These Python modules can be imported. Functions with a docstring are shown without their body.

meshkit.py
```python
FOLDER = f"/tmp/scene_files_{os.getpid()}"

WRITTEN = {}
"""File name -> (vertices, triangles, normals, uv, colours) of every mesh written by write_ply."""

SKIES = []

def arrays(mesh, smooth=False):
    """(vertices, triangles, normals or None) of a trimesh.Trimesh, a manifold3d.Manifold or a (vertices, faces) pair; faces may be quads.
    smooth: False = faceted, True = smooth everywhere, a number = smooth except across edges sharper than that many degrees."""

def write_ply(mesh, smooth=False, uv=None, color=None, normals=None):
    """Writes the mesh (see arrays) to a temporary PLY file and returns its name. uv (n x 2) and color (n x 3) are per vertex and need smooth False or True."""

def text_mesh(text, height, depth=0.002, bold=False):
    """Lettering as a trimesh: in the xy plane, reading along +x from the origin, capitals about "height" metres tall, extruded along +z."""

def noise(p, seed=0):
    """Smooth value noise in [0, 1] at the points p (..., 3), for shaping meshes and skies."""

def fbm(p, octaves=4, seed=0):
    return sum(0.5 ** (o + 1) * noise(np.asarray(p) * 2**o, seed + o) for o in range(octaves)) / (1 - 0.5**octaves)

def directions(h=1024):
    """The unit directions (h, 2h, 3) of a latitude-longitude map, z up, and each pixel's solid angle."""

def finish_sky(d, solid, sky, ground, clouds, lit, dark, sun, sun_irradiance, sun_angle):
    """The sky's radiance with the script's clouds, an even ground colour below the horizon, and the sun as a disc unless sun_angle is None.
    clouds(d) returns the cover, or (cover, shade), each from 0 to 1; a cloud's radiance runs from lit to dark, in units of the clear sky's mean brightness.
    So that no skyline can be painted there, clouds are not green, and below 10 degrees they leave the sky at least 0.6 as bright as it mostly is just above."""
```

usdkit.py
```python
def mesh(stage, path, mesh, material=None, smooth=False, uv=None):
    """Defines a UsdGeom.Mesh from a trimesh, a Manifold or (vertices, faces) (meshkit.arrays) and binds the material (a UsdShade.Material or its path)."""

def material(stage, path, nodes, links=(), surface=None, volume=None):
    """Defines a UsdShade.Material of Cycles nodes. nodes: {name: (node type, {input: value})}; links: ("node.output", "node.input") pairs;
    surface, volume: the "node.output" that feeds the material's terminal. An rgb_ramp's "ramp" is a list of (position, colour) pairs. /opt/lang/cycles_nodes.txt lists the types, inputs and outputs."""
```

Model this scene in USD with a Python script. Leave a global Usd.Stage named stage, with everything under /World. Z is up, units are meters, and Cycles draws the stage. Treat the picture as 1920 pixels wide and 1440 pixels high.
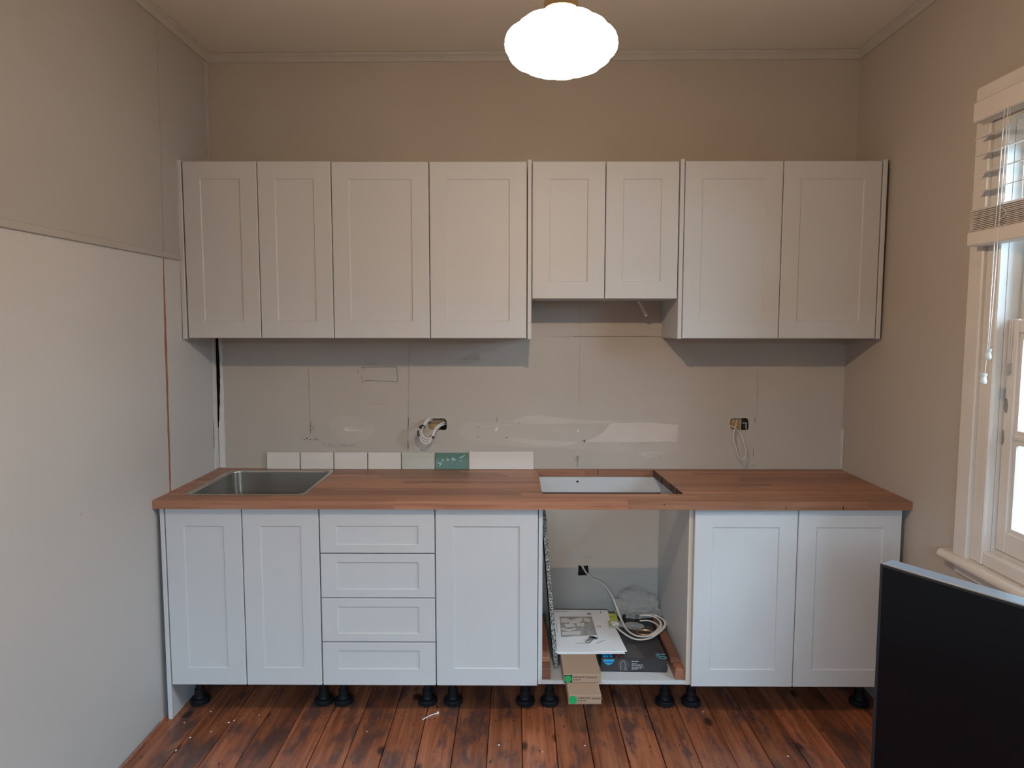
import math, random
import numpy as np
import trimesh
import manifold3d as m3
import shapely
from shapely.geometry import Polygon, box as sbox, Point
import meshkit, usdkit
from pxr import Usd, UsdGeom, UsdLux, UsdShade, Gf, Sdf

rng = random.Random(7)
stage = Usd.Stage.CreateInMemory()
UsdGeom.SetStageUpAxis(stage, UsdGeom.Tokens.z)
UsdGeom.SetStageMetersPerUnit(stage, 1.0)
UsdGeom.Xform.Define(stage, '/World')
stage.SetDefaultPrim(stage.GetPrimAtPath('/World'))
UsdGeom.Scope.Define(stage, '/World/Looks')

# ------------------------------------------------------------------ camera, sky, lamp strength, exposure
CAM = np.array([1.3614, -3.2119, 1.5847])
YAW, PITCH, ROLL, FPX = -0.0054, 0.0864, 0.0006, 1308.95
EXPOSURE = 0.0
SKY = (0.53, 0.77, 1.0)
SKY_POWER = 1.0
REAR_SKY, SIDE_SKY = 68.0, 26.0
LAMP = (1.0, 0.74, 0.50)
LAMP_POWER = 17000.0
fw = np.array([math.sin(YAW) * math.cos(PITCH), math.cos(YAW) * math.cos(PITCH), -math.sin(PITCH)])
rt = np.array([math.cos(YAW), -math.sin(YAW), 0.0]); up = np.cross(rt, fw)
rt, up = math.cos(ROLL) * rt + math.sin(ROLL) * up, -math.sin(ROLL) * rt + math.cos(ROLL) * up
cam = UsdGeom.Camera.Define(stage, '/World/camera')
M4 = Gf.Matrix4d(*rt, 0, *up, 0, *(-fw), 0, *CAM, 1)
cam.AddTransformOp().Set(M4)
cam.CreateHorizontalApertureAttr(36.0); cam.CreateVerticalApertureAttr(27.0)
cam.CreateFocalLengthAttr(36.0 * FPX / 1920)
cam.CreateClippingRangeAttr(Gf.Vec2f(0.05, 200))
cam.CreateExposureAttr(EXPOSURE)
dome = UsdLux.DomeLight.Define(stage, '/World/sky')
dome.CreateColorAttr(Gf.Vec3f(*SKY)); dome.CreateIntensityAttr(SKY_POWER)
def sky_patch(name, centre, aim, w, h, power):
    """An area light out of doors: the bright band of overcast sky that a window sees."""
    L = UsdLux.RectLight.Define(stage, '/World/' + name)
    L.CreateWidthAttr(w); L.CreateHeightAttr(h); L.CreateIntensityAttr(power); L.CreateColorAttr(Gf.Vec3f(*SKY))
    z = -np.array(aim, float); z /= np.linalg.norm(z); x = np.cross((0, 0, 1), z); x /= np.linalg.norm(x); y = np.cross(z, x)
    L.AddTransformOp().Set(Gf.Matrix4d(*x, 0, *y, 0, *z, 0, *map(float, centre), 1))
sky_patch('rear_sky', (1.1, -5.6, 2.20), (0, 1, -.4), 3.4, .42, REAR_SKY)
sky_patch('side_sky', (4.2, -1.7, 2.30), (-1, 0, -.35), 3.0, 1.1, SIDE_SKY)

# ------------------------------------------------------------------ helpers
LOC, USED = {}, {}
def numbered(parent, name):
    k = parent + '/' + name
    n = USED.get(k, 0); USED[k] = n + 1
    return k if n == 0 else f'{k}_{n:03d}'
def tag(p, label=None, cat=None, group=None, kind=None):
    for k, v in (('label', label), ('category', cat), ('group', group), ('kind', kind)):
        if v: p.SetCustomDataByKey(k, v)
    return p
def thing(name, label=None, cat=None, loc=(0, 0, 0), group=None, kind=None):
    path = numbered('/World', name)
    x = UsdGeom.Xform.Define(stage, path); x.AddTranslateOp().Set(Gf.Vec3d(*map(float, loc)))
    LOC[path] = np.array(loc, float)
    tag(x.GetPrim(), label, cat, group, kind)
    return path
def holder(name, parent):
    path = numbered(parent, name); UsdGeom.Xform.Define(stage, path); LOC[path] = LOC[parent]
    return path
def arr(m):
    if hasattr(m, 'to_mesh'):
        q = m.to_mesh(); return trimesh.Trimesh(np.array(q.vert_properties[:, :3]), np.array(q.tri_verts), process=False)
    return m
def obj(name, mesh, mat, parent=None, smooth=False, label=None, cat=None, group=None, kind=None, warp=False):
    """One mesh, given in world coordinates; under a thing it becomes local to it."""
    par = parent or '/World'
    path = numbered(par, name)
    m = arr(mesh).copy()
    if warp: m.vertices = lean(np.array(m.vertices))
    off = LOC.get(par, np.zeros(3))
    if parent is None:
        off = np.array([m.bounds[:, 0].mean(), m.bounds[:, 1].mean(), m.bounds[0, 2]])
    m.vertices = np.array(m.vertices) - off
    g = usdkit.mesh(stage, path, m, MAT[mat] if isinstance(mat, str) else mat, smooth)
    if parent is None: UsdGeom.Xformable(g).AddTranslateOp().Set(Gf.Vec3d(*map(float, off)))
    LOC[path] = off
    tag(g.GetPrim(), label, cat, group, kind)
    return path
def dup(root, loc, label, group=None):
    was = stage.GetPrimAtPath(root).GetCustomData()
    name = root.rsplit('/', 1)[1]
    r = thing(name, label, was['category'], loc, group or was.get('group'))
    p = stage.GetPrimAtPath(r); p.GetReferences().AddInternalReference(root); p.SetInstanceable(True)
    return r
def lean(v):
    """The old walls lean a little to the right towards the top, and the ceiling falls a little to the left."""
    v = v.copy(); t = np.clip((v[:, 2] - 0.9) / 1.88, -0.6, 1.2)
    v[:, 0] += 0.017 * t
    v[:, 2] += np.where(v[:, 2] > 2.6, 0.0047 * (v[:, 0] - 1.42), 0)
    return v
def cat(*ms):
    out = []
    for m in ms: out += list(m) if isinstance(m, (list, tuple)) else [m]
    return trimesh.util.concatenate([arr(m) for m in out])
def bx(x0, x1, y0, y1, z0, z1):
    b = trimesh.creation.box((x1 - x0, y1 - y0, z1 - z0)); b.apply_translation(((x0 + x1) / 2, (y0 + y1) / 2, (z0 + z1) / 2)); return b
def mbox(x0, x1, y0, y1, z0, z1):
    return m3.Manifold.cube((x1 - x0, y1 - y0, z1 - z0)).translate((x0, y0, z0))
def hull(pts):
    return m3.Manifold.hull_points(np.asarray(pts, float))
def rb(x0, x1, y0, y1, z0, z1, r=0.002):
    """A box with chamfered edges."""
    P = []
    for sx, x in ((1, x0), (-1, x1)):
        for sy, y in ((1, y0), (-1, y1)):
            for sz, z in ((1, z0), (-1, z1)):
                P += [(x, y + sy * r, z + sz * r), (x + sx * r, y, z + sz * r), (x + sx * r, y + sy * r, z)]
    return hull(P)
def rot(m, axis, deg, about):
    m = arr(m).copy(); m.apply_transform(trimesh.transformations.rotation_matrix(math.radians(deg), axis, about)); return m
def cyl(p, q, r, n=16, r2=None):
    p, q = np.array(p, float), np.array(q, float); L = np.linalg.norm(q - p)
    c = arr(m3.Manifold.cylinder(L, r, r if r2 is None else r2, n))
    T = trimesh.geometry.align_vectors([0, 0, 1], (q - p) / L); T[:3, 3] = p
    c.apply_transform(T); return c
def spline(P, n):
    """Catmull-Rom through the points."""
    P = np.array(P, float); Q = np.vstack([2 * P[0] - P[1], P, 2 * P[-1] - P[-2]]); out = []
    for i in range(1, len(Q) - 2):
        for t in np.linspace(0, 1, n, endpoint=False):
            a, b, c, d = Q[i - 1:i + 3]
            out.append(.5 * (2 * b + (c - a) * t + (2 * a - 5 * b + 4 * c - d) * t * t + (3 * b - a - 3 * c + d) * t ** 3))
    return np.array(out + [P[-1]])
def tube(P, r, n=10, flat=1.0, sub=5, ref=(0, 0, 1)):
    """A tube along a smooth path; flat < 1 makes the section oval (narrow along ref)."""
    C = spline(P, sub) if sub else np.array(P, float); T = np.gradient(C, axis=0); T /= np.linalg.norm(T, axis=1)[:, None]
    V, F = [], []
    ref = np.array(ref, float); prev = None
    for c, t in zip(C, T):
        b = ref if prev is None else prev
        s = np.cross(t, b)
        if np.linalg.norm(s) < 1e-3: s = np.cross(t, (1, 0, .2))
        s /= np.linalg.norm(s); b = np.cross(s, t)
        if flat == 1.0: prev = b
        a = np.linspace(0, 2 * math.pi, n, endpoint=False)
        V.append(c + r * np.cos(a)[:, None] * s + r * flat * np.sin(a)[:, None] * b)
    k = len(C); V = np.vstack(V + [C[:1], C[-1:]])
    for i in range(k - 1):
        for j in range(n):
            a, b = i * n + j, i * n + (j + 1) % n
            F += [(a, b, b + n), (a, b + n, a + n)]
    for j in range(n):
        F += [(k * n, (j + 1) % n, j), (k * n + 1, (k - 1) * n + j, (k - 1) * n + (j + 1) % n)]
    m = trimesh.Trimesh(V, F, process=False); m.fix_normals(); return m
def lathe(prof, c=(0, 0, 0), n=32):
    m = trimesh.creation.revolve(np.array(prof, float), sections=n); m.apply_translation(c); m.fix_normals(); return m
def ext(poly, h, plane='xy', at=0.0):
    """Extrudes a shapely polygon: xy upwards from z=at; xz from y=at to at+h; yz from x=at to at+h."""
    gs = getattr(poly, 'geoms', [poly]); ms = []
    for g in gs:
        m = trimesh.creation.extrude_polygon(g, h, engine='earcut'); v = np.array(m.vertices)
        if plane == 'xy': w = v + [0, 0, at]
        elif plane == 'xz': w = np.stack([v[:, 0], v[:, 2] + at, v[:, 1]], 1)
        else: w = np.stack([v[:, 2] + at, v[:, 0], v[:, 1]], 1)
        m = trimesh.Trimesh(w, m.faces, process=False)
        if m.volume < 0: m.invert()
        ms.append(m)
    return trimesh.util.concatenate(ms)
def wobble(pts, amp, seed, step=0.02, closed=True):
    """A torn outline: the polygon's edges cut up and shaken."""
    r = random.Random(seed); ring = list(pts) + ([pts[0]] if closed else []); out = []
    for a, b in zip(ring[:-1], ring[1:]):
        a, b = np.array(a, float), np.array(b, float); n = max(1, int(np.linalg.norm(b - a) / step))
        for i in range(n): out.append(a + (b - a) * i / n + np.array([r.uniform(-amp, amp), r.uniform(-amp, amp)]))
    if not closed: out.append(np.array(ring[-1], float))
    return out
def smoothpoly(pts, n=6):
    return Polygon(spline(list(pts) + [pts[0]], n)).buffer(0)

# ------------------------------------------------------------------ materials
MAT = {}
def mat(name, nodes, links, surface):
    MAT[name] = usdkit.material(stage, '/World/Looks/' + name, nodes, links, surface=surface); return MAT[name]
def plain(name, col, rough=0.5, metal=0.0, spec=0.5, **kw):
    return mat(name, {'p': ('principled_bsdf', dict(base_color=col, roughness=rough, metallic=metal, specular_ior_level=spec, **kw))}, [], 'p.BSDF')
def mottled(name, a, b, scale=3.0, rough=0.6, bump=0.0, bscale=200.0, spec=0.4, stretch=(1, 1, 1), lo=.35, hi=.65, metal=0.0, detail=4.0):
    nodes = {'g': ('geometry', {}), 'm': ('mapping', {'scale': stretch}), 'n': ('noise_texture', {'scale': scale, 'detail': detail}),
             'r': ('rgb_ramp', {'ramp': [(lo, a), (hi, b)]}), 'p': ('principled_bsdf', {'roughness': rough, 'specular_ior_level': spec, 'metallic': metal})}
    links = [('g.position', 'm.vector'), ('m.vector', 'n.vector'), ('n.fac', 'r.fac'), ('r.color', 'p.base_color')]
    if bump:
        nodes['n2'] = ('noise_texture', {'scale': bscale, 'detail': 3.0}); nodes['b'] = ('bump', {'strength': bump, 'distance': 0.002})
        links += [('m.vector', 'n2.vector'), ('n2.fac', 'b.height'), ('b.normal', 'p.normal')]
    return mat(name, nodes, links, 'p.BSDF')
mottled('wall_paint', (.445, .385, .325), (.475, .415, .35), 1.6, .62, .10, 220.)
mottled('upper_paint', (.385, .357, .32), (.415, .385, .345), 1.4, .62, .08, 180.)
mottled('sheet_paint', (.495, .475, .45), (.525, .505, .475), 1.2, .58, .08, 160.)
mottled('ceiling_paint', (.70, .65, .57), (.74, .69, .61), 1.0, .7, .05)
mottled('trim_paint', (.44, .405, .36), (.49, .45, .40), 6.0, .5)
mottled('bead_paint', (.60, .57, .54), (.66, .63, .60), 20.0, .5)
mottled('window_paint', (.66, .60, .54), (.71, .65, .59), 5.0, .33)
mottled('plaster_smear', (.465, .405, .343), (.495, .432, .368), 9.0, .75)
mottled('plaster_fresh', (.51, .45, .39), (.545, .482, .42), 7.0, .8)
mottled('plaster_warm', (.575, .50, .44), (.61, .535, .47), 7.0, .8)
mottled('plaster_white', (.66, .62, .57), (.70, .66, .61), 9.0, .8)
plain('pencil', (.20, .17, .15), .6)
plain('pencil_faint', (.36, .32, .28), .6)
plain('cabinet_white', (.555, .545, .535), .48, spec=.3)
plain('carcass_white', (.55, .54, .525), .4)
plain('cut_edge', (.60, .50, .38), .7)
plain('void', (.012, .009, .007), .9)
mottled('cavity', (.05, .03, .018), (.10, .06, .03), 20., .9)
mottled('stud_brown', (.27, .10, .06), (.36, .145, .09), 9., .7, stretch=(6, 6, 1))
mottled('stud_yellow', (.40, .25, .11), (.55, .38, .20), 14., .8)
plain('leg_plastic', (.007, .007, .008), .6, spec=.25)
plain('cable_white', (.66, .62, .58), .4)
plain('cable_cream', (.56, .50, .43), .45)
plain('tape_black', (.015, .012, .010), .5)
plain('copper', (.55, .30, .18), .35, .8)
plain('steel', (.53, .485, .43), .25, 1.0)
plain('zinc', (.62, .63, .64), .28, 1.0)
def wood(name, dark, mid, light, along, rough=.35, grain=1.0, knots=None, blot=None, coat=0.0, specks=None):
    """Wood whose grain runs along an axis; each piece takes its own stretch of grain and its own tone."""
    sc = {'x': (1.3, 26, 26), 'y': (26, 1.1, 26)}[along]
    nodes = {'g': ('geometry', {}), 'i': ('object_info', {}), 'o': ('vector_math', {'math_type': 'scale', 'vector1': (7.1, 13.7, 3.3)}),
             'a': ('vector_math', {'math_type': 'add'}), 'm': ('mapping', {'scale': sc}),
             'n': ('noise_texture', {'scale': 2.2 * grain, 'detail': 6., 'roughness': .62, 'distortion': .35}),
             'r': ('rgb_ramp', {'ramp': [(.30, dark), (.48, mid), (.70, light)]}),
             't': ('map_range', {'from_min': 0., 'from_max': 1., 'to_min': .70, 'to_max': 1.24}),
             'h': ('hsv', {'hue': .5, 'saturation': 1.0, 'fac': 1.0}),
             'p': ('principled_bsdf', {'roughness': rough, 'coat_weight': coat, 'coat_roughness': .2}),
             'b': ('bump', {'strength': .12, 'distance': .001})}
    links = [('i.random', 'o.scale'), ('g.position', 'a.vector1'), ('o.vector', 'a.vector2'), ('a.vector', 'm.vector'), ('m.vector', 'n.vector'),
             ('n.fac', 'r.fac'), ('i.random', 't.value'), ('t.result', 'h.value'), ('n.fac', 'b.height'), ('b.normal', 'p.normal')]
    last = 'r.color'
    if blot:                                            # broad worn or stained places that run on over the joints
        nodes['m2'] = ('mapping', {'scale': blot[0]}); nodes['n2'] = ('noise_texture', {'scale': 1.0, 'detail': 5., 'roughness': .6})
        nodes['r2'] = ('rgb_ramp', {'ramp': [(blot[1], (0, 0, 0)), (blot[2], (1, 1, 1))]}); nodes['x2'] = ('mix', {'mix_type': 'mix', 'color2': blot[3]})
        links += [('a.vector', 'm2.vector'), ('m2.vector', 'n2.vector'), ('n2.fac', 'r2.fac'), ('r2.color', 'x2.fac'), (last, 'x2.color1')]; last = 'x2.color'
    if knots:
        nodes['m3'] = ('mapping', {'scale': knots[0]}); nodes['v'] = ('voronoi_texture', {'scale': 1.0, 'randomness': 1.0})
        nodes['n3'] = ('noise_texture', {'scale': 30., 'detail': 2.}); nodes['s3'] = ('math', {'math_type': 'multiply_add', 'value2': .12})
        nodes['r3'] = ('rgb_ramp', {'ramp': [(knots[1], (.9, .9, .9)), (knots[2], (0, 0, 0))]}); nodes['x3'] = ('mix', {'mix_type': 'mix', 'color2': knots[3]})
        links += [('a.vector', 'm3.vector'), ('m3.vector', 'v.vector'), ('g.position', 'n3.vector'), ('n3.fac', 's3.value1'), ('v.distance', 's3.value3'),
                  ('s3.value', 'r3.fac'), ('r3.color', 'x3.fac'), (last, 'x3.color1')]; last = 'x3.color'
    if specks:
        nodes['m4'] = ('mapping', {'scale': specks[0]}); nodes['n4'] = ('noise_texture', {'scale': 1.0, 'detail': 3., 'roughness': .55})
        nodes['r4'] = ('rgb_ramp', {'ramp': [(specks[1], (0, 0, 0)), (specks[2], (1, 1, 1))]}); nodes['x4'] = ('mix', {'mix_type': 'mix', 'color2': specks[3]})
        links += [('a.vector', 'm4.vector'), ('m4.vector', 'n4.vector'), ('n4.fac', 'r4.fac'), ('r4.color', 'x4.fac'), (last, 'x4.color1')]; last = 'x4.color'
    links += [(last, 'h.color'), ('h.color', 'p.base_color')]
    return mat(name, nodes, links, 'p.BSDF')
wood('worktop_wood', (.25, .098, .050), (.345, .147, .078), (.42, .195, .106), 'x', .40, 1.0, blot=((1.2, 9, 9), .55, .75, (.33, .135, .08)))
wood('offcut_wood', (.20, .075, .040), (.27, .105, .058), (.33, .14, .08), 'y', .5, 1.0)
wood('floor_wood', (.145, .044, .020), (.295, .093, .041), (.42, .155, .072), 'y', .36, .75,
     knots=((8.5, 4.2, 1), .15, .23, (.035, .013, .010)), blot=((13, 4.2, 1), .50, .62, (.12, .055, .042)), coat=.15, specks=((70, 32, 1), .66, .72, (.05, .018, .012)))
mottled('end_grain', (.04, .02, .015), (.16, .09, .06), 60., .8, stretch=(1, 1, .3), lo=.42, hi=.58)
mottled('chipboard', (.05, .045, .04), (.38, .36, .31), 210., .9, lo=.44, hi=.56)
plain('laminate', (.10, .09, .085), .5)
plain('tile_white', (.665, .595, .53), .10)
plain('tile_sage', (.50, .48, .40), .10)
plain('tile_green', (.105, .20, .155), .09)
plain('tile_body', (.62, .55, .47), .7)
plain('chalk', (.62, .80, .74), .5)
plain('cardboard', (.36, .235, .155), .75)
plain('cardboard_print', (.16, .085, .055), .75)
plain('sticker_green', (.012, .30, .08), .5)
plain('print_black', (.012, .011, .012), .45)
plain('box_black', (.030, .027, .027), .38)
plain('box_grey', (.060, .054, .054), .42)
plain('box_blue', (.02, .34, .62), .4)
plain('box_teal', (.10, .36, .42), .4)
plain('box_red', (.40, .08, .06), .4)
plain('print_white', (.55, .54, .54), .5)
plain('print_grey', (.20, .19, .20), .5)
plain('paper', (.74, .73, .73), .6)
mottled('photo_print', (.26, .24, .235), (.40, .375, .36), 18., .45)
plain('print_cream', (.62, .58, .52), .5)
plain('print_mid', (.30, .27, .26), .5)
plain('sachet_yellow', (.42, .44, .06), .35)
plain('screen_black', (.0025, .003, .004), .2, spec=.22)
plain('bezel_black', (.012, .013, .015), .30)
plain('shell_grey', (.17, .21, .26), .30)
plain('brass', (.60, .42, .20), .3, 1.0)
plain('cord_white', (.70, .68, .66), .6)
plain('blind_white', (.68, .61, .56), .38)
plain('tassel_white', (.70, .72, .74), .25)
plain('grime', (.26, .25, .24), .6)
plain('outside_white', (.80, .82, .82), .7)
plain('outside_ground', (.16, .17, .10), .9)
plain('fence_brown', (.10, .075, .055), .9)
plain('crumb', (.66, .62, .56), .8)
mat('pane_glass', {'t': ('transparent_bsdf', {'color': (.97, .99, .985)}), 'g': ('glossy_bsdf', {'roughness': .0, 'color': (1, 1, 1)}), 'l': ('layer_weight', {'blend': .5}),
                   'w': ('math', {'math_type': 'power', 'value2': 4.0}), 'k': ('math', {'math_type': 'multiply_add', 'value2': .6, 'value3': .03}), 'x': ('mix_closure', {})},
    [('l.facing', 'w.value1'), ('w.value', 'k.value1'), ('k.value', 'x.fac'), ('t.BSDF', 'x.closure1'), ('g.BSDF', 'x.closure2')], 'x.closure')
mat('film', {'t': ('transparent_bsdf', {'color': (.97, .97, .96)}), 'd': ('diffuse_bsdf', {'color': (.75, .72, .68)}), 'g': ('glossy_bsdf', {'roughness': .12, 'color': (1, 1, 1)}), 'f': ('layer_weight', {'blend': .35}),
             'x0': ('mix_closure', {'fac': .16}), 'x': ('mix_closure', {}), 'q': ('math', {'math_type': 'multiply', 'value2': .55})},
    [('t.BSDF', 'x0.closure1'), ('d.BSDF', 'x0.closure2'), ('f.facing', 'q.value1'), ('q.value', 'x.fac'), ('x0.closure', 'x.closure1'), ('g.BSDF', 'x.closure2')], 'x.closure')
mat('bulb_glass', {'t': ('transparent_bsdf', {'color': (1, 1, 1)}), 'd': ('translucent_bsdf', {'color': (.9, .9, .9)}), 'x': ('mix_closure', {'fac': .06})}, [('t.BSDF', 'x.closure1'), ('d.BSDF', 'x.closure2')], 'x.closure')
mat('lamp_glass', {'t': ('transparent_bsdf', {'color': (1, 1, 1)}), 'e': ('emission', {'color': (1.0, .84, .68), 'strength': 22.0}), 'x': ('mix_closure', {'fac': .35})},
    [('t.BSDF', 'x.closure1'), ('e.emission', 'x.closure2')], 'x.closure')

# ------------------------------------------------------------------ the room
XL, XR, YR, ZF, ZC = -0.0285, 2.8708, -4.70, 0.02, 2.781
fl = thing('floor', kind='structure')
obj('subfloor', bx(XL - .1, XR + .1, YR - .1, .12, -.08, -.006), 'void', fl)
PITCH_B, X0B = .1276, .110
k = 0
x = X0B - 2 * PITCH_B
while x < XR:
    a, b = max(x, XL - .012), min(x + PITCH_B, XR + .012); x += PITCH_B
    if b - a < .02: continue
    gl, gr = rng.uniform(.0008, .0022), rng.uniform(.0008, .0022)
    obj('board', rb(a + gl, b - gr, YR, .012, -.005, ZF + rng.uniform(-.0008, 0), .0018), 'floor_wood', fl)
nails = []
for j in range(24):
    for yy in (-.555, -1.0, -1.45):
        for dx in (.026, .102):
            nx, ny = X0B + PITCH_B * (j - 1) + dx + rng.uniform(-.012, .012), yy + rng.uniform(-.022, .022)
            nails.append(cyl((nx, ny, ZF - .002), (nx, ny, ZF + .0006), rng.uniform(.0016, .0028), 8))
nails = [n for n in nails if XL + .01 < n.centroid[0] < XR - .01]
obj('nail_heads', cat(nails), 'void', fl, kind='stuff')

# back wall: one plasterboard sheet with the corner torn open and three cable openings cut in it
HA = smoothpoly([(.957, 1.141), (.967, 1.146), (1.0, 1.147), (1.027, 1.146), (1.038, 1.136), (1.040, 1.115), (1.039, 1.098), (1.029, 1.091), (.997, 1.092), (.977, 1.091), (.962, 1.094), (.952, 1.109), (.953, 1.128)], 4)
HB = smoothpoly([(2.352, 1.143), (2.361, 1.149), (2.39, 1.150), (2.424, 1.150), (2.436, 1.142), (2.440, 1.12), (2.440, 1.100), (2.433, 1.094), (2.40, 1.093), (2.373, 1.094), (2.356, 1.102), (2.351, 1.122)], 4)
HC = Polygon(wobble([(1.662, .446), (1.709, .446), (1.711, .398), (1.661, .398)], .0012, 3, .012))
left_edge = wobble([(XL - .008, 1.10), (XL + .0052, 1.10), (XL + .0100, 1.16), (XL + .0175, 1.30), (XL + .0185, 1.42), (XL + .0150, 1.445), (XL + .0160, 1.62), (XL + .014, 1.80), (XL - .008, 1.80)], .0014, 5, .012, closed=False)
crack = Polygon(left_edge).buffer(0)
sheet = sbox(XL - .02, -.02, XR + .03, ZC + .03)
sheet = sheet.difference(HA).difference(HB).difference(HC).difference(crack)
wb = thing('wall_back', kind='structure')
obj('plasterboard', ext(sheet, .011, 'xz', 0.0), 'wall_paint', wb, warp=True)
obj('cavity_lining', cat(bx(XL - .2, XR + .2, .10, .12, -.05, ZC + .1)), 'cavity', wb)
obj('stud', bx(2.30, 2.414, .022, .09, .0, 2.75), 'stud_yellow', wb)
obj('stud', bx(.90, 1.004, .045, .09, .0, 2.75), 'stud_yellow', wb)
obj('nogging', rb(.955, 1.036, .030, .09, 1.118, 1.138, .008), 'stud_yellow', wb)
obj('plaster_rim', cat(*[ext(h.buffer(.0028).difference(h.buffer(-.0004)), .0012, 'xz', -.0012) for h in (HA, HB)]), 'plaster_fresh', wb, warp=True)
# corner beads either side of the torn corner
bl = wobble([(XL + .008, .915), (XL + .034, .915), (XL + .034, 1.28), (XL + .030, 1.40), (XL + .032, 1.46), (XL + .030, 1.62), (XL + .030, 1.80), (XL + .020, 1.80), (XL + .0195, 1.46), (XL + .0205, 1.42), (XL + .0195, 1.30), (XL + .013, 1.16), (XL + .008, 1.09)], .0011, 11, .02)
obj('corner_bead', ext(Polygon(bl).buffer(0), .003, 'xz', -.003), 'bead_paint', wb, warp=True)
# plaster repairs
def patch(pts, m, t=.0008, n=6, amp=0, at=None, name='plaster_patch'):
    P = smoothpoly(pts, n) if n else Polygon(wobble(pts, amp, 9, .03)).buffer(0)
    obj(name, ext(P, t, 'xz', -t if at is None else at), m, wb, warp=True)
patch([(.494, 1.119), (.515, 1.148), (.552, 1.159), (.614, 1.150), (.665, 1.130), (.705, 1.105), (.700, 1.080), (.674, 1.052), (.625, 1.036), (.574, 1.036), (.53, 1.06), (.50, 1.09)], 'plaster_smear', .0006)
patch([(.558, 1.104), (.600, 1.110), (.640, 1.100), (.662, 1.087), (.625, 1.080), (.585, 1.081), (.562, 1.090)], 'plaster_fresh', .0009)
patch([(.566, 1.099), (.573, 1.100), (.578, 1.093), (.59, 1.092), (.60, 1.0915), (.635, 1.0895), (.60, 1.0885), (.575, 1.0885), (.566, 1.093)], 'plaster_white', .0013, 3)
patch([(1.096, 1.080), (1.120, 1.118), (1.180, 1.130), (1.34, 1.138), (1.44, 1.160), (1.56, 1.152), (1.70, 1.140), (1.85, 1.136), (2.00, 1.148), (2.150, 1.147), (2.185, 1.08), (2.183, .985), (2.07, .985), (1.981, .960), (1.93, .985), (1.794, .992), (1.65, 1.003), (1.503, 1.006), (1.30, 1.018), (1.154, 1.032)], 'plaster_smear', .0005)
patch([(1.350, 1.132), (1.36, 1.143), (1.444, 1.161), (1.56, 1.151), (1.70, 1.138), (1.85, 1.130), (1.75, 1.124), (1.62, 1.125), (1.48, 1.123)], 'plaster_fresh', .0009)
patch([(1.445, 1.046), (1.619, 1.041), (1.64, 1.03), (1.58, 1.018), (1.45, 1.02), (1.37, 1.035), (1.317, 1.05)], 'plaster_fresh', .0009)
patch([(1.93, .982), (1.96, .990), (2.02, .992), (2.06, .985), (2.03, .975), (1.981, .962)], 'plaster_fresh', .0009)
LP = [(1.186, 1.106), (1.375, 1.121), (1.619, 1.125), (1.72, 1.125), (1.85, 1.125), (1.978, 1.128), (2.114, 1.115), (2.110, 1.039), (1.852, 1.034), (1.619, 1.040), (1.445, 1.045), (1.317, 1.057), (1.186, 1.058)]
obj('plaster_patch', ext(Polygon(LP), .0012, 'xz', -.0012), 'plaster_smear', wb, warp=True)
obj('plaster_patch', ext(smoothpoly([(1.67, 1.035), (1.73, 1.060), (1.775, 1.09), (1.80, 1.122), (1.85, 1.1255), (1.978, 1.1275), (2.09, 1.118), (2.113, 1.114), (2.110, 1.042), (2.05, 1.038), (1.852, 1.0345), (1.74, 1.036)], 5), .0016, 'xz', -.0016), 'plaster_warm', wb, warp=True)
rim = []
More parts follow.
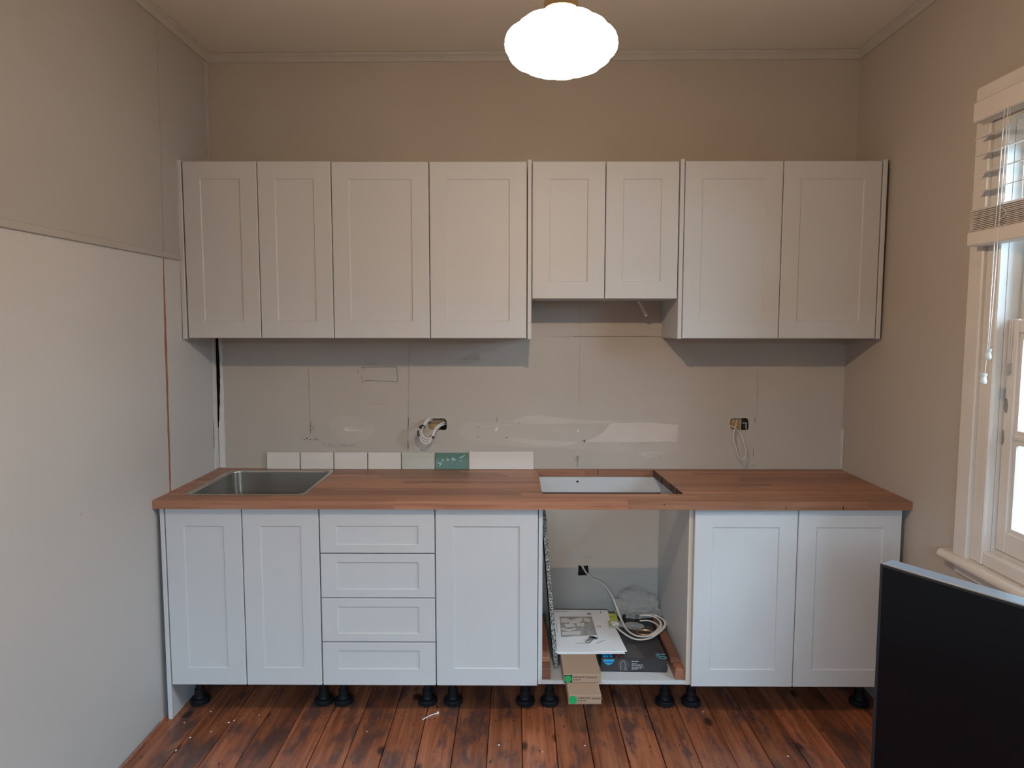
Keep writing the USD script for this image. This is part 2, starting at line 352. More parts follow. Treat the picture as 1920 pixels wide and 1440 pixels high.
for a, b in ((0, 1), (1, 2), (2, 3), (10, 11), (11, 12), (12, 0), (6, 7)):
    p, q = np.array(LP[a]), np.array(LP[b]); rim.append(ext(shapely.LineString([p, q]).buffer(.0022), .0018, 'xz', -.0018))
obj('plaster_rim', cat(rim), 'plaster_fresh', wb, warp=True)
spots = [Point(1.272, 1.101).buffer(.005), Point(1.268, 1.092).buffer(.006), Point(1.648, 1.089).buffer(.005)]
obj('plaster_dab', cat([ext(s, .0020, 'xz', -.0020) for s in spots]), 'plaster_white', wb, warp=True)
# pencil lines and notes left on the wall
def strokes(lines, w, m, name='pencil_marking'):
    ms = []
    for L in lines:
        ms.append(ext(shapely.LineString(L).buffer(w / 2, cap_style=2, quad_segs=2), .0006, 'xz', -.0022))
    obj(name, cat(ms), m, wb, warp=True)
strokes([[(.645, 1.384), (.808, 1.385), (.813, 1.318)], [(.655, 1.323), (.812, 1.317)], [(.648, 1.345), (.645, 1.330)], [(.645, 1.319), (.648, 1.312)], [(.650, 1.382), (.658, 1.382)], [(.650, 1.375), (.660, 1.375)], [(.627, 1.368), (.632, 1.358)]], .0020, 'pencil')
strokes([[(.407, 1.131), (.406, 1.072)], [(.399, 1.112), (.418, 1.108), (.421, 1.098), (.409, 1.090)], [(.395, 1.088), (.409, 1.092)]], .0018, 'pencil')
strokes([[(.862, 1.147), (.861, 1.108)], [(.8585, 1.045), (.859, 1.004)], [(1.272, 1.153), (1.272, 1.130)], [(2.465, 1.152), (2.466, 1.128)], [(2.464, 1.004), (2.466, .966)], [(1.6525, .972), (1.648, .917)], [(1.641, .966), (1.652, .967)], [(1.640, .955), (1.648, .955)]], .0026, 'pencil')
strokes([[(.866, 1.505), (.859, .982)], [(1.648, 1.69), (1.653, 1.208)], [(2.468, 1.382), (2.474, 1.184)], [(.402, 1.385), (.404, 1.13)], [(1.442, 1.5255), (1.468, 1.5252)], [(1.525, 1.525), (1.62, 1.5252)]], .0014, 'pencil_faint')
strokes([[(1.62, 1.525), (2.027, 1.526)]], .0022, 'pencil')
note = []
r2 = random.Random(21)
def scribble(x, z, n, h, w):
    out = []
    for i in range(n):
        px, pz = x + i * w, z
        out.append([(px + r2.uniform(-.2, .2) * w, pz + r2.uniform(-.5, .5) * h) for _ in range(3)] + [(px + w * r2.uniform(.4, .8), pz + r2.uniform(-.5, .5) * h)])
    return out
strokes(scribble(.462, 1.020, 5, .018, .014) + scribble(.545, 1.018, 7, .014, .011), .0016, 'pencil_faint')
strokes(scribble(1.125, 1.425, 6, .016, .012) + scribble(1.10, 1.405, 6, .010, .011) + [[(1.11, 1.418), (1.19, 1.417)]], .0016, 'pencil_faint')
strokes(scribble(1.17, 1.437, 2, .010, .010) + scribble(1.975, .975, 5, .02, .014), .0018, 'pencil_faint')
strokes(scribble(.70, 1.215, 5, .016, .014) + scribble(.665, 1.40, 6, .010, .012), .0012, 'pencil_faint')
strokes([[(1.655, 1.075), (1.668, 1.060)], [(1.672, 1.050), (1.690, 1.032)], [(1.665, 1.045), (1.684, 1.040)]], .006, 'trim_paint', 'scuff')
strokes([[(x_, z_ - .0022), (x_, z_ + .0022)] for x_, z_ in ((.376, 1.046), (.388, 1.052), (.404, 1.047), (.426, 1.049), (.438, 1.045))], .0044, 'void', 'drill_hole')
strokes([[(2.469, .926), (2.469, .930)]], .004, 'void', 'drill_hole')
strokes(scribble(1.688, .49, 4, .02, .01), .002, 'pencil_faint')

# left wall: four painted sheets, a cover strip, timber showing in the open joint
wl = thing('wall_left', kind='structure')
ZS = 1.854
def sheet_l(poly, m='sheet_paint'):
    obj('wall_sheet', ext(poly, .012, 'yz', XL - .012), m, wl, warp=True)
sheet_l(Polygon([(YR, ZS), (-.4585, ZS), (-.452, ZC + .02), (YR, ZC + .02)]), 'upper_paint')
sheet_l(Polygon([(-.4465, ZS), (-.0005, ZS), (-.0005, ZC + .02), (-.440, ZC + .02)]), 'upper_paint')
ga = wobble([(-.4535, ZS - .001), (-.4600, 1.70), (-.4640, 1.50), (-.4625, 1.20), (-.4640, .91), (-.464, ZF)], .0012, 31, .03, closed=False)
gb = wobble([(-.447, ZF), (-.447, .91), (-.4455, 1.20), (-.4435, 1.50), (-.4460, 1.72), (-.4475, ZS - .001)], .0010, 32, .03, closed=False)
sheet_l(Polygon([(YR, ZF - .02), (-.464, ZF - .02)] + [tuple(p) for p in ga[::-1]] + [(YR, ZS - .001)]).buffer(0))
sheet_l(Polygon([(-.447, ZF - .02), (-.006, ZF - .02), (-.006, ZS - .001)] + [tuple(p) for p in gb[::-1]]).buffer(0))
obj('stud', bx(XL - .05, XL - .0016, -.52, -.40, .0, ZS - .002), 'stud_brown', wl, warp=True)
obj('joint_strip', bx(XL - .03, XL - .0022, -.50, -.41, ZS, ZC), 'upper_paint', wl, warp=True)
obj('cavity_lining', bx(XL - .20, XL - .13, YR, .15, -.05, ZC), 'cavity', wl)
obj('corner_strip', ext(Polygon([(-.034, 1.801), (-.0035, 1.801), (-.0035, 2.742), (-.034, 2.742)]), .0035, 'yz', XL), 'trim_paint', wl, warp=True)
lb = wobble([(-.040, .915), (-.003, .915), (-.003, 1.80), (-.030, 1.80), (-.032, 1.30), (-.036, 1.1)], .0013, 33, .03)
obj('corner_bead', ext(Polygon(lb).buffer(0), .0035, 'yz', XL), 'bead_paint', wl, warp=True)
tear = [Polygon(wobble([(-.046, 1.00), (-.040, 1.02), (-.038, 1.10), (-.041, 1.15), (-.045, 1.09), (-.047, 1.03)], .0012, 35, .012)).buffer(0)]
obj('torn_paint', cat([ext(t, .0008, 'yz', XL) for t in tear]), 'stud_brown', wl, warp=True)
obj('scuff', ext(Polygon([(-1.03, .985), (-1.024, .980), (-1.028, .968), (-1.035, .975)]), .0006, 'yz', XL), 'plaster_smear', wl, warp=True)
obj('trim_1', rb(XL - .001, XL + .010, YR, -.327, ZS - .013, ZS + .011, .0022), 'upper_paint', kind='structure', warp=True)

# right wall with the window opening
WY0, WY1, WZ0, WZ1 = -.958, -1.80, .80, 2.235
wr = thing('wall_right', kind='structure')
obj('plasterboard', ext(sbox(YR, -.02, .02, ZC + .03).difference(sbox(WY1, WZ0, WY0, WZ1)), .10, 'yz', XR), 'wall_paint', wr, warp=True)
obj('corner_bead', bx(XR - .0022, XR + .001, -.016, 0, .915, 1.10), 'bead_paint', wr, warp=True)
wf = thing('wall_front', kind='structure')
obj('plasterboard', ext(sbox(XL - .05, -.02, XR + .05, ZC + .03).difference(sbox(.15, .85, 2.10, 1.95)), .10, 'xz', YR - .10), 'wall_paint', wf)
obj('ceiling', bx(XL - .1, XR + .1, YR - .1, .1, ZC, ZC + .06), 'ceiling_paint', kind='structure', warp=True)
# scotia round the ceiling
def scotia(run):
    prof = [(0, 0), (0, -.036), (.006, -.036), (.008, -.028), (.013, -.018), (.021, -.010), (.024, -.0025), (.024, -.0015)]
    V, n = [], len(prof)
    for s in (0, 1):
        for d, h in prof: V.append(run(s, d) + (ZC + h,))
    F = []
    for i in range(n):
        j = (i + 1) % n; F += [(i, j, j + n), (i, j + n, i + n)]
    for i in range(1, n - 1): F += [(0, i + 1, i), (n, n + i, n + i + 1)]
    m = trimesh.Trimesh(V, F, process=False); m.fix_normals(); return m
obj('trim_2', scotia(lambda s, d: ((XL + d, XR - d)[s], -d)), 'trim_paint', kind='structure', warp=True)
obj('trim_3', scotia(lambda s, d: (XL + d, (-d, YR)[s])), 'trim_paint', kind='structure', warp=True)
obj('trim_4', scotia(lambda s, d: (XR - d, (-d, YR)[s])), 'trim_paint', kind='structure', warp=True)
obj('baseboard_left', rb(XL - .001, XL + .006, YR, -.60, ZF, ZF + .010, .002), 'stud_brown', kind='structure')

# ------------------------------------------------------------------ window
w1 = thing('window_1', 'white painted sash window in the right wall', loc=(XR, -1.35, WZ0), kind='structure')
obj('architrave', rb(2.846, XR + .002, -.957, -.888, .808, 2.24, .004), 'window_paint', w1)
obj('architrave', rb(2.846, XR + .002, -1.871, WY1, .808, 2.24, .004), 'window_paint', w1)
obj('head_casing', rb(2.842, XR + .004, -1.875, -.886, 2.2401, 2.338, .004), 'window_paint', w1)
stool = shapely.union_all([Point(2.836, .796).buffer(.0165), sbox(2.836, .7795, 2.905, .8125)])
sm = trimesh.creation.extrude_polygon(stool, 1.07, engine='earcut'); v = np.array(sm.vertices)
obj('sill', trimesh.Trimesh(np.stack([v[:, 0], -.846 - v[:, 2], v[:, 1]], 1), sm.faces[:, ::-1], process=False), 'window_paint', w1, smooth=40)
obj('apron', rb(2.856, XR + .003, -1.88, -.885, .745, .7794, .003), 'window_paint', w1)
obj('stop_bead', rb(2.858, 2.884, -1.006, -.9575, .8127, 2.2351, .003), 'window_paint', w1)
obj('stop_bead', rb(2.856, 2.886, -1.0205, -1.0065, .8127, 2.2351, .004), 'window_paint', w1)
obj('stop_bead', rb(2.858, 2.884, WY1 + .001, -1.745, .8127, 2.2351, .003), 'window_paint', w1)
obj('bottom_bead', rb(2.858, 2.886, -1.744, -1.021, .8127, .858, .004), 'window_paint', w1)
obj('jamb', bx(2.8845, 2.99, -1.0205, -.9575, .8127, 2.2351), 'window_paint', w1)
obj('jamb', bx(2.8845, 2.99, WY1 + .001, -1.745, .8127, 2.2351), 'window_paint', w1)
obj('bottom_ledge', bx(2.8865, 2.99, -1.744, -1.021, .8127, .866), 'window_paint', w1)
obj('head_jamb', bx(2.86, 2.99, -1.744, -1.021, 2.205, 2.2351), 'window_paint', w1)
def sash(x0, x1, z0, z1, rails, bars, horn=False):
    s = holder('sash', w1)
    y0, y1 = -1.7435, -1.0225
    bw = .030
    for a, b in ((y1 - .042, y1), (y0, y0 + .042)):
        z1h = z1
        obj('stile', rb(x0, x1, a, b, z0, z1h, .003), 'window_paint', s)
    obj('rail', rb(x0, x1, y0 + .0425, y1 - .0425, z0, z0 + rails[0], .003), 'window_paint', s)
    obj('rail', rb(x0 - .0, x1, y0 + .0425, y1 - .0425, z1 - rails[1], z1, .006), 'window_paint', s)
    zs = [z0 + rails[0]] + bars + [z1 - rails[1]]
    for zb in bars: obj('glazing_bar', rb(x0 + .003, x1 - .003, y0 + .0425, y1 - .0425, zb - .009, zb + .009, .004), 'window_paint', s)
    ov = []
    for q in range(len(zs) - 1):
        za, zb = zs[q] + (.009 if q else 0), zs[q + 1] - (.009 if q < len(zs) - 2 else 0)
        ya, yb = y0 + .0425, y1 - .0425
        outer, inner = sbox(ya, za, yb, zb), sbox(ya + .013, za + .013, yb - .013, zb - .013)
        ov.append(ext(outer.difference(inner), .012, 'yz', x0 + .008))
        obj('pane', bx(x0 + .016, x0 + .019, ya + .012, yb - .012, za + .012, zb - .012), 'pane_glass', s)
    obj('glazing_bead', cat(ov), 'window_paint', s)
    return s
s1 = sash(2.8955, 2.9275, .8665, 1.600, (.068, .045), [1.2345])
obj('grime_mark', cat(ext(smoothpoly([(-1.036, 1.352), (-1.027, 1.35), (-1.0245, 1.33), (-1.027, 1.312), (-1.038, 1.308), (-1.042, 1.33)]), .0006, 'yz', 2.895),
                     ext(smoothpoly([(-1.030, 1.252), (-1.024, 1.25), (-1.0232, 1.225), (-1.0245, 1.205), (-1.032, 1.21), (-1.034, 1.23)]), .0006, 'yz', 2.895)), 'grime', s1)
s2 = sash(2.930, 2.962, 1.5615, 2.2045, (.045, .05), [1.89])

# outside
obj('exterior_ground', bx(-8, 14, -20, 8, -.40, -.35), 'outside_ground', kind='structure')
obj('exterior_fence', bx(-9, 11, -9.1, -9.0, -.35, 3.30), 'fence_brown', kind='structure')
fe = thing('exterior_wall', kind='structure')
prof = []
for i in range(220):
    prof.append((-5.0 + i * .04, 6.2 + .012 * math.sin(i * math.pi / 2 + .6)))
pp = Polygon([(b, a) for a, b in prof] + [(6.3, prof[-1][0]), (6.3, prof[0][0])])
obj('corrugated_cladding', ext(pp, 2.3, 'xy', -.35), 'outside_white', fe)

# ------------------------------------------------------------------ venetian blind
bl_ = thing('venetian_blind', 'white slatted blind gathered half-way up the window on the right', 'blind', (2.82, -1.35, 1.83))
obj('valance', rb(2.798, 2.8455, -1.82, -.944, 2.212, 2.275, .004), 'blind_white', bl_)
for z_ in (2.166, 2.112, 2.056, 1.999, 1.946):
    obj('slat', rot(rb(2.799, 2.845, -1.80, -.955, z_ - .0013, z_ + .0013, .0010), (0, 1, 0), -16, (2.822, -1.3, z_)), 'blind_white', bl_)
for i in range(12):
    obj('stacked_slat', rb(2.797 + rng.uniform(0, .003), 2.8455, -1.80, -.955 - rng.uniform(0, .003), 1.874 + i * .0055, 1.8772 + i * .0055, .0010), 'blind_white', bl_)
obj('bottom_rail', rb(2.792, 2.8455, -1.805, -.968 + .012, 1.828, 1.8725, .004), 'blind_white', bl_)
for yy in (-1.115, -1.62):
    obj('ladder_cord', cat(tube([(2.797, yy, 2.212), (2.7965, yy, 1.95)], .0009, 6, sub=0), tube([(2.846, yy, 2.212), (2.846, yy, 1.95)], .0009, 6, sub=0),
                           tube([(2.797, yy, 1.95), (2.790, yy + .012, 1.935), (2.793, yy - .016, 1.91), (2.790, yy + .010, 1.885), (2.791, yy - .004, 1.868)], .0009, 6)), 'cord_white', bl_)
obj('pull_cord', cat(tube([(2.7955, -1.093, 2.215), (2.793, -1.088, 1.90), (2.793, -1.084, 1.51)], .0016, 6), tube([(2.7955, -1.108, 2.215), (2.792, -1.104, 1.90), (2.792, -1.093, 1.51)], .0016, 6),
                     tube([(2.793, -1.082, 1.50), (2.794, -1.078, 1.44), (2.794, -1.074, 1.435)], .0014, 6)), 'cord_white', bl_)
tas = [(0, 0), (.0075, 0), (.0094, .003), (.0098, .009), (.0074, .018), (.0076, .022), (.0098, .0285), (.0102, .030), (.0090, .031), (0, .031)]
obj('tassel', lathe(tas, (2.793, -1.088, 1.478), 20), 'tassel_white', bl_, smooth=40)
obj('tassel', lathe(tas, (2.794, -1.072, 1.402), 20), 'tassel_white', bl_, smooth=40)

# ------------------------------------------------------------------ pendant lamp
LX, LY, LZ = 1.452, -1.744, 2.150
lamp = thing('pendant_lamp', 'glowing scalloped glass pendant lamp hanging in front of the wall cabinets', 'lamp', (LX, LY, 2.06))
def shade_mesh():
    """Opal glass blown in tiers of rounded lobes, a small dome on top."""
    prof = [(.0, .000), (.012, .000), (.030, .0015), (.050, .005), (.062, .0085), (.069, .0125), (.0715, .0165), (.082, .0185), (.092, .024), (.0985, .031), (.1005, .0375), (.1085, .042), (.1135, .052), (.1150, .064), (.1140, .076), (.1105, .088),
            (.1040, .098), (.0975, .1035), (.0900, .1055), (.0860, .113), (.0780, .1205), (.0680, .126), (.0560, .1295), (.0400, .131), (.0365, .137), (.0345, .146), (.0330, .150)]
    nA, nL = 144, 9; V, F = [], []
    for r, z in prof:
        for a in np.linspace(0, 2 * math.pi, nA, endpoint=False):
            ph = .5 if z > .1045 else (.25 if z > .04 else 0.0)
            lob = abs(math.cos((a / (2 * math.pi) * nL + ph) * math.pi)) ** .75
            w = min(1, r / .05) if z < .13 else .3
            rr = r * (1 - .075 * w * (1 - lob))
            V.append((LX + rr * math.cos(a), LY + rr * math.sin(a), 2.091 + z * .82))
    for i in range(len(prof) - 1):
        for j in range(nA):
            a, b = i * nA + j, i * nA + (j + 1) % nA
            F += [(a, b, b + nA), (a, b + nA, a + nA)]
    m = trimesh.Trimesh(V, F, process=False); m.merge_vertices(); m.fix_normals(); return m
obj('shade', shade_mesh(), 'lamp_glass', lamp, smooth=50)
filament = UsdLux.SphereLight.Define(stage, lamp + '/filament'); filament.CreateRadiusAttr(.010); filament.CreateColorAttr(Gf.Vec3f(*LAMP)); filament.CreateIntensityAttr(LAMP_POWER)
filament.AddTranslateOp().Set(Gf.Vec3d(0, 0, LZ - .002 - 2.06))
aa = np.linspace(0, math.radians(88), 9)
bulb = obj('bulb', lathe([(.0215 * math.sin(a), -.0255 * math.cos(a)) for a in aa], (LX, LY, LZ), 24), 'bulb_glass', lamp, smooth=True)
obj('bulb_housing', lathe([(0, .0006), (.0105, .0006), (.022, .012), (.020, .035), (.014, .045), (.014, .060), (0, .060)], (LX, LY, LZ), 20), 'cabinet_white', bulb)
obj('gallery', lathe([(0, 0), (.034, 0), (.036, .012), (.030, .03), (.016, .045), (.012, .06), (0, .06)], (LX, LY, 2.2145), 28), 'brass', lamp, smooth=40)
obj('cord', tube([(LX, LY, 2.270), (LX, LY, 2.5), (LX, LY, 2.765)], .0035, 8, sub=2), 'cord_white', lamp)
obj('ceiling_rose', lathe([(0, 0), (.03, 0), (.05, .010), (.052, .0165), (0, .0165)], (LX, LY, 2.764), 28), 'cord_white', lamp, smooth=40)

# ------------------------------------------------------------------ cabinets
def front(x0, x1, z0, z1, yf, side=.073, top=.073, bot=.073, th=.017, d=.0045):
    """A routed shaker door or drawer front and the panel that lies in its recess."""
    body = rb(x0, x1, yf, yf + th, z0, z1, .0022)
    a, b, c, e, s = x0 + side, x1 - side, z0 + bot, z1 - top, .0042
    cut = hull([(a - s, yf - .001, c - s), (b + s, yf - .001, c - s), (a - s, yf - .001, e + s), (b + s, yf - .001, e + s), (a, yf + d, c), (b, yf + d, c), (a, yf + d, e), (b, yf + d, e)])
    return body - cut, bx(a - .0003, b + .0003, yf + d - .0003, yf + d + .0003, c - .0003, e + .0003)
def door(parent, x0, x1, z0, z1, yf, name='door', **kw):
    g = .0016
    f, p = front(x0 + g, x1 - g, z0 + g * .4, z1 - g, yf, **kw)
    d = obj(name, f, 'cabinet_white', parent); obj('recessed_panel', p, 'cabinet_white', d)
    return d
YU = -.314
def wall_unit(label, xs, z0, z1, gap_right=None):
    t = thing('wall_cabinet', label, 'wall cabinet', ((xs[0] + xs[-1]) / 2, 0, z0), 'white wall cabinets in the upper row')
    body = mbox(xs[0] + .0008, xs[-1] - .0008, YU + .0178, -.003, z0, z1) - mbox(xs[0] + .017, xs[-1] - .017, YU, -.012, z0 + .016, z1 - .016)
    obj('body', body, 'carcass_white', t)
    for a, b in zip(xs[:-1], xs[1:]): door(t, a, b, z0, z1, YU)
    return t
ZU, ZT = 1.523, 2.243
XU = .004
wall_unit('narrow two-door wall cabinet above the sink, leftmost in the upper row', [.001, XU + .302, XU + .604], ZU, ZT)
wall_unit('wide two-door wall cabinet between the narrow sink-side cabinet and the short cabinet', [XU + .604, XU + 1.003, 1.407], ZU, ZT - .002)
hood = wall_unit('short two-door wall cabinet with open wall space below it, over the cooktop cut-out', [1.4275, 1.727, 2.0265], 1.6865, ZT - .0015)
wall_unit('wide two-door wall cabinet nearest the window, rightmost in the upper row', [2.0475, 2.447, 2.8465], ZU, ZT)
def panel(label, x0, x1, y0, z0, z1, name='end_panel', y1=-.002):
    return obj(name, rb(x0, x1, y0, y1, z0, z1, .0015), 'cabinet_white', label=label, cat='panel', group='white end panels')
panel('thin white end panel closing the left end of the wall cabinets, by the left wall', -.0205, -.0025, YU - .003, ZU - .003, ZT + .004)
panel('thin white panel left of the short wall cabinet', 1.4090, 1.4255, YU - .003, ZU - .003, ZT + .004)
panel('thin white panel right of the short wall cabinet, its side showing', 2.0285, 2.0455, YU - .003, ZU - .001, ZT + .006)
panel('thin white end panel closing the right end of the wall cabinets, near the window', 2.8485, 2.8655, YU - .003, ZU - .001, ZT + .004)

YD, ZL, ZH = -.575, .162, .877
def legs(t, x0, x1, dx0=.05, dx1=.045):
    for xx in (x0 + dx0, x1 - dx1):
        for yy in (-.447, -.09):
            ft = lathe([(0, ZF + .0004), (.033, ZF + .0004), (.0375, ZF + .004), (.038, ZF + .016), (.034, ZF + .021), (.024, ZF + .024), (.021, ZF + .034), (.020, ZF + .060), (.015, ZF + .064), (.015, ZL - .012), (.028, ZL - .010), (.028, ZL - .0008), (0, ZL - .0008)], (xx, yy, 0), 20)
            ribs = [cyl((xx + .0355 * math.cos(a), yy + .0355 * math.sin(a), ZF + .0006), (xx + .0355 * math.cos(a), yy + .0355 * math.sin(a), ZF + .017), .0042, 6) for a in np.linspace(0, 2 * math.pi, 14, endpoint=False)]
            obj('leg', cat(ft, ribs), 'leg_plastic', t)
def carcass(x0, x1, front_open=True):
    return mbox(x0 + .0006, x1 - .0006, YD + .018, -.004, ZL, ZH - .0005) - mbox(x0 + .0165, x1 - .0165, YD, -.012, ZL + .016, ZH + .01)
def base_unit(label, x0, x1, dx0=.05, dx1=.045):
    t = thing('base_cabinet', label, 'base cabinet', ((x0 + x1) / 2, 0, ZF), 'white base cabinets under the worktop')
    obj('body', carcass(x0, x1), 'carcass_white', t); legs(t, x0, x1, dx0, dx1)
    return t
t = base_unit('white base cabinet with two narrow doors under the steel sink', .004, .600, .05, .031)
door(t, .004, .302, ZL, ZH - .002, YD); door(t, .302, .601, ZL, ZH - .002, YD)
t = base_unit('white base cabinet of four stacked drawers', .601, 1.049, .049, .051)
q = (ZH - .002 - ZL) / 4
for i in range(4):
    z0 = ZL + q * (3 - i)
    door(t, .602, 1.049, z0, z0 + q - .0014, YD, 'drawer', side=.066, top=(.070 if i == 0 else .036), bot=(.070 if i == 3 else .036))
t = base_unit('white single-door base cabinet between the drawers and the open cabinet', 1.050, 1.449, .053, .047)
door(t, 1.050, 1.449, ZL, ZH - .002, YD)
ov_ = thing('open_cabinet', 'open-fronted white base cabinet without doors under the cooktop cut-out', 'base cabinet', (1.75, 0, ZF))
obj('side_panel', rb(1.4505, 1.4665, -.561, -.003, ZL, ZH - .0005, .0006), 'carcass_white', ov_)
obj('side_panel', rb(2.0335, 2.0495, -.560, -.003, ZL, ZH - .0005, .0006), 'carcass_white', ov_)
obj('edge_strip', bx(2.0338, 2.0492, -.5612, -.5602, ZL, ZH - .001), 'cut_edge', ov_, label='raw tan front edge')
obj('bottom_shelf', rb(1.4667, 2.0333, -.560, -.003, ZL, ZL + .016, .0006), 'carcass_white', ov_)
obj('rear_rail', mbox(1.4667, 2.0333, -.031, -.015, .806, ZH - .0006) - m3.Manifold.cylinder(.05, .0055, .0055, 20).rotate((90, 0, 0)).translate((1.648, -.01, .856)), 'carcass_white', ov_)
obj('rail_hole', cyl((1.648, -.019, .856), (1.648, -.016, .856), .0058, 20), 'void', ov_)
legs(ov_, 1.450, 2.050, .052, .071)
t = base_unit('white two-door base cabinet at the right end, behind the black screen', 2.0505, 2.849, .036, .070)
door(t, 2.0505, 2.450, ZL - .001, ZH - .003, YD); door(t, 2.450, 2.849, ZL - .001, ZH - .003, YD)
obj('end_panel', rb(-.0135, .0025, -.578, -.003, ZF + .0005, ZH - .0005, .0015), 'cabinet_white', label='tall white end panel standing on the floor at the left of the base cabinets', cat='panel', group='white end panels')

# ------------------------------------------------------------------ worktop of glued staves
wt = thing('worktop', 'reddish brown timber worktop of glued staves with sink and cooktop cut-outs', 'worktop', (1.42, -.3, .877))
Z0, Z1 = .877, .910
sink_hole = m3.Manifold.cube((.464, .458, .2)).translate((.058, -.506, .80))
cook = m3.CrossSection([np.array([(1.467, -.483), (2.030, -.483), (2.000, -.0135), (1.464, -.0135)])])
cook_hole = m3.Manifold.extrude(cook, .2).translate((0, 0, .80))
joints0 = [-.030, .155, .897, 1.79, 2.70, 2.8715]
rows = 14; rw = .5985 / rows
for i in range(rows):
    ya, yb = -.600 + rw * i, -.600 + rw * (i + 1)
    if i == 0: js = joints0
    else:
        js = [-.030]
        first = rng.uniform(.15, .7); xx = -.03 + first
        while xx < 2.75: js.append(xx); xx += rng.uniform(.42, .95)
        js.append(2.8715)
    for a, b in zip(js[:-1], js[1:]):
        s_ = rb(a, b, ya, yb, Z0, Z1 - rng.uniform(0, .00012), .0005)
        for h in (sink_hole, cook_hole): s_ = s_ - h
        for piece in s_.decompose():
            if piece.volume() > 1e-7: obj('stave', piece, 'worktop_wood', wt)
obj('cut_face', hull([(2.0302, -.4825, Z0 + .001), (2.0302, -.4825, Z1 - .0012), (2.0003, -.0145, Z0 + .001), (2.0003, -.0145, Z1 - .0012), (2.0296, -.4825, Z0 + .001), (2.0296, -.4825, Z1 - .0012), (1.9997, -.0145, Z0 + .001), (1.9997, -.0145, Z1 - .0012)]).translate((-.0008, 0, 0)), 'end_grain', wt, label='dark end grain in the cooktop cut-out')
for c_ in (bx(1.742, 1.7445, -.0146, -.0132, Z0 + .004, Z1 - .001), bx(2.389, 2.3915, -.6006, -.5998, Z0 + .002, Z0 + .014), bx(2.606, 2.609, -.6006, -.5998, Z0 + .002, Z0 + .016)): obj('crack', c_, 'void', wt)
obj('knot_hole', rb(1.925, 1.9305, -.6006, -.598, Z0 + .019, Z0 + .023, .0008), 'void', wt)

# sink
sk = thing('sink', 'stainless steel inset sink in the left end of the worktop', 'sink', (.29, -.275, .71))
def rrect(x0, y0, x1, y1, r): return sbox(x0 + r, y0 + r, x1 - r, y1 - r).buffer(r, quad_segs=10)
rimp = rrect(.050, -.514, .530, -.040, .018)
obj('rim', ext(rimp.difference(rrect(.0635, -.5005, .5165, -.0535, .036)), .0012, 'xy', Z1 + .0002), 'steel', sk)
def basin():
    L = [(.0, .0635, -.5005, .5165, -.0535, .036), (.003, .0655, -.4985, .5145, -.0555, .036), (.008, .067, -.497, .513, -.057, .037), (.17, .073, -.491, .507, -.063, .040), (.190, .079, -.485, .501, -.069, .040), (.200, .093, -.471, .487, -.083, .034)]
    V, F = [], []
    n = None
    for d, x0, y0, x1, y1, r in L:
        ring = np.array(rrect(x0, y0, x1, y1, r).exterior.coords)[:-1]; n = len(ring)
        V += [(p[0], p[1], Z1 + .0012 - d) for p in ring]
    for i in range(len(L) - 1):
        for j in range(n):
            a, b = i * n + j, i * n + (j + 1) % n
            F += [(a, b, b + n), (a, b + n, a + n)]
    V.append((.29, -.278, Z1 - .204)); c = len(V) - 1; o = (len(L) - 1) * n
    for j in range(n): F.append((o + j, o + (j + 1) % n, c))
    inner = trimesh.Trimesh(V, F, process=False)
    if inner.face_normals[-1][2] < 0: inner.invert()
    outer = inner.copy(); outer.vertices = np.array(outer.vertices) + [0, 0, -.0012]; outer.invert()
    return cat(inner, outer)
obj('basin', basin(), 'steel', sk, smooth=50)
obj('drain', lathe([(0, .0), (.035, .0), (.043, .002), (.045, .0035), (.045, -.002), (0, -.002)], (.29, -.278, Z1 - .2025), 28), 'zinc', sk, smooth=40)

# ------------------------------------------------------------------ sample tiles along the wall
def tile(name, label, x0, w, h, body, face, group=None):
    t = thing(name, label, 'tile', (x0 + w / 2, -.012, Z1), group)
    tilt = lambda m: rot(m, (1, 0, 0), -3.2, (x0, -.017, Z1 + .0004))
    obj('tile_body', tilt(rb(x0, x0 + w, -.017, -.0105, Z1 + .0004, Z1 + h, .0006)), body, t)
    obj('glaze', tilt(rb(x0 + .0001, x0 + w - .0001, -.0195, -.0171, Z1 + .0005, Z1 + h - .0001, .0016)), face, t)
    return t, tilt
xt = .205
t1, _ = tile('wall_tile', 'small white tile leaning on the wall behind the sink, first from the left', xt, .152, .078, 'tile_body', 'tile_white', 'small white sample tiles')
for i, lab in enumerate(('small white tile leaning on the wall, second from the left', 'small white tile leaning on the wall, third from the left', 'small white tile leaning on the wall, beside the pale sage tile')):
    dup(t1, (xt + .152 / 2 + .157 * (i + 1), -.012, Z1), lab)
tile('wall_tile', 'pale sage grey tile leaning on the wall between white and green tiles', xt + .157 * 4, .151, .078, 'tile_body', 'tile_sage')
tg, tl = tile('wall_tile', 'small dark green tile with pale scrawled lettering', xt + .157 * 5, .151, .077, 'tile_body', 'tile_green')
gx, gz = xt + .157 * 5, Z1
pen = [[(.011, .034), (.016, .027), (.024, .032)], [(.018, .017), (.029, .030)], [(.030, .042), (.037, .045), (.034, .040), (.030, .042)],
       [(.052, .038), (.055, .050), (.063, .041)], [(.076, .052), (.078, .038)], [(.077, .053), (.085, .053), (.083, .047), (.092, .042), (.089, .047)],
       [(.112, .053), (.116, .060)], [(.118, .055), (.122, .058)], [(.124, .056), (.129, .062), (.135, .068)], [(.117, .045), (.119, .038)]]
obj('chalk_lettering', tl(cat([ext(shapely.LineString([(gx + a, gz + b) for a, b in L]).buffer(.0011, quad_segs=2), .0004, 'xz', -.0199) for L in pen])), 'chalk', tg)
tile('wall_tile', 'long white glossy tile leaning on the wall left of the cooktop cut-out', xt + .157 * 6 - .002, .299, .083, 'tile_body', 'tile_white')

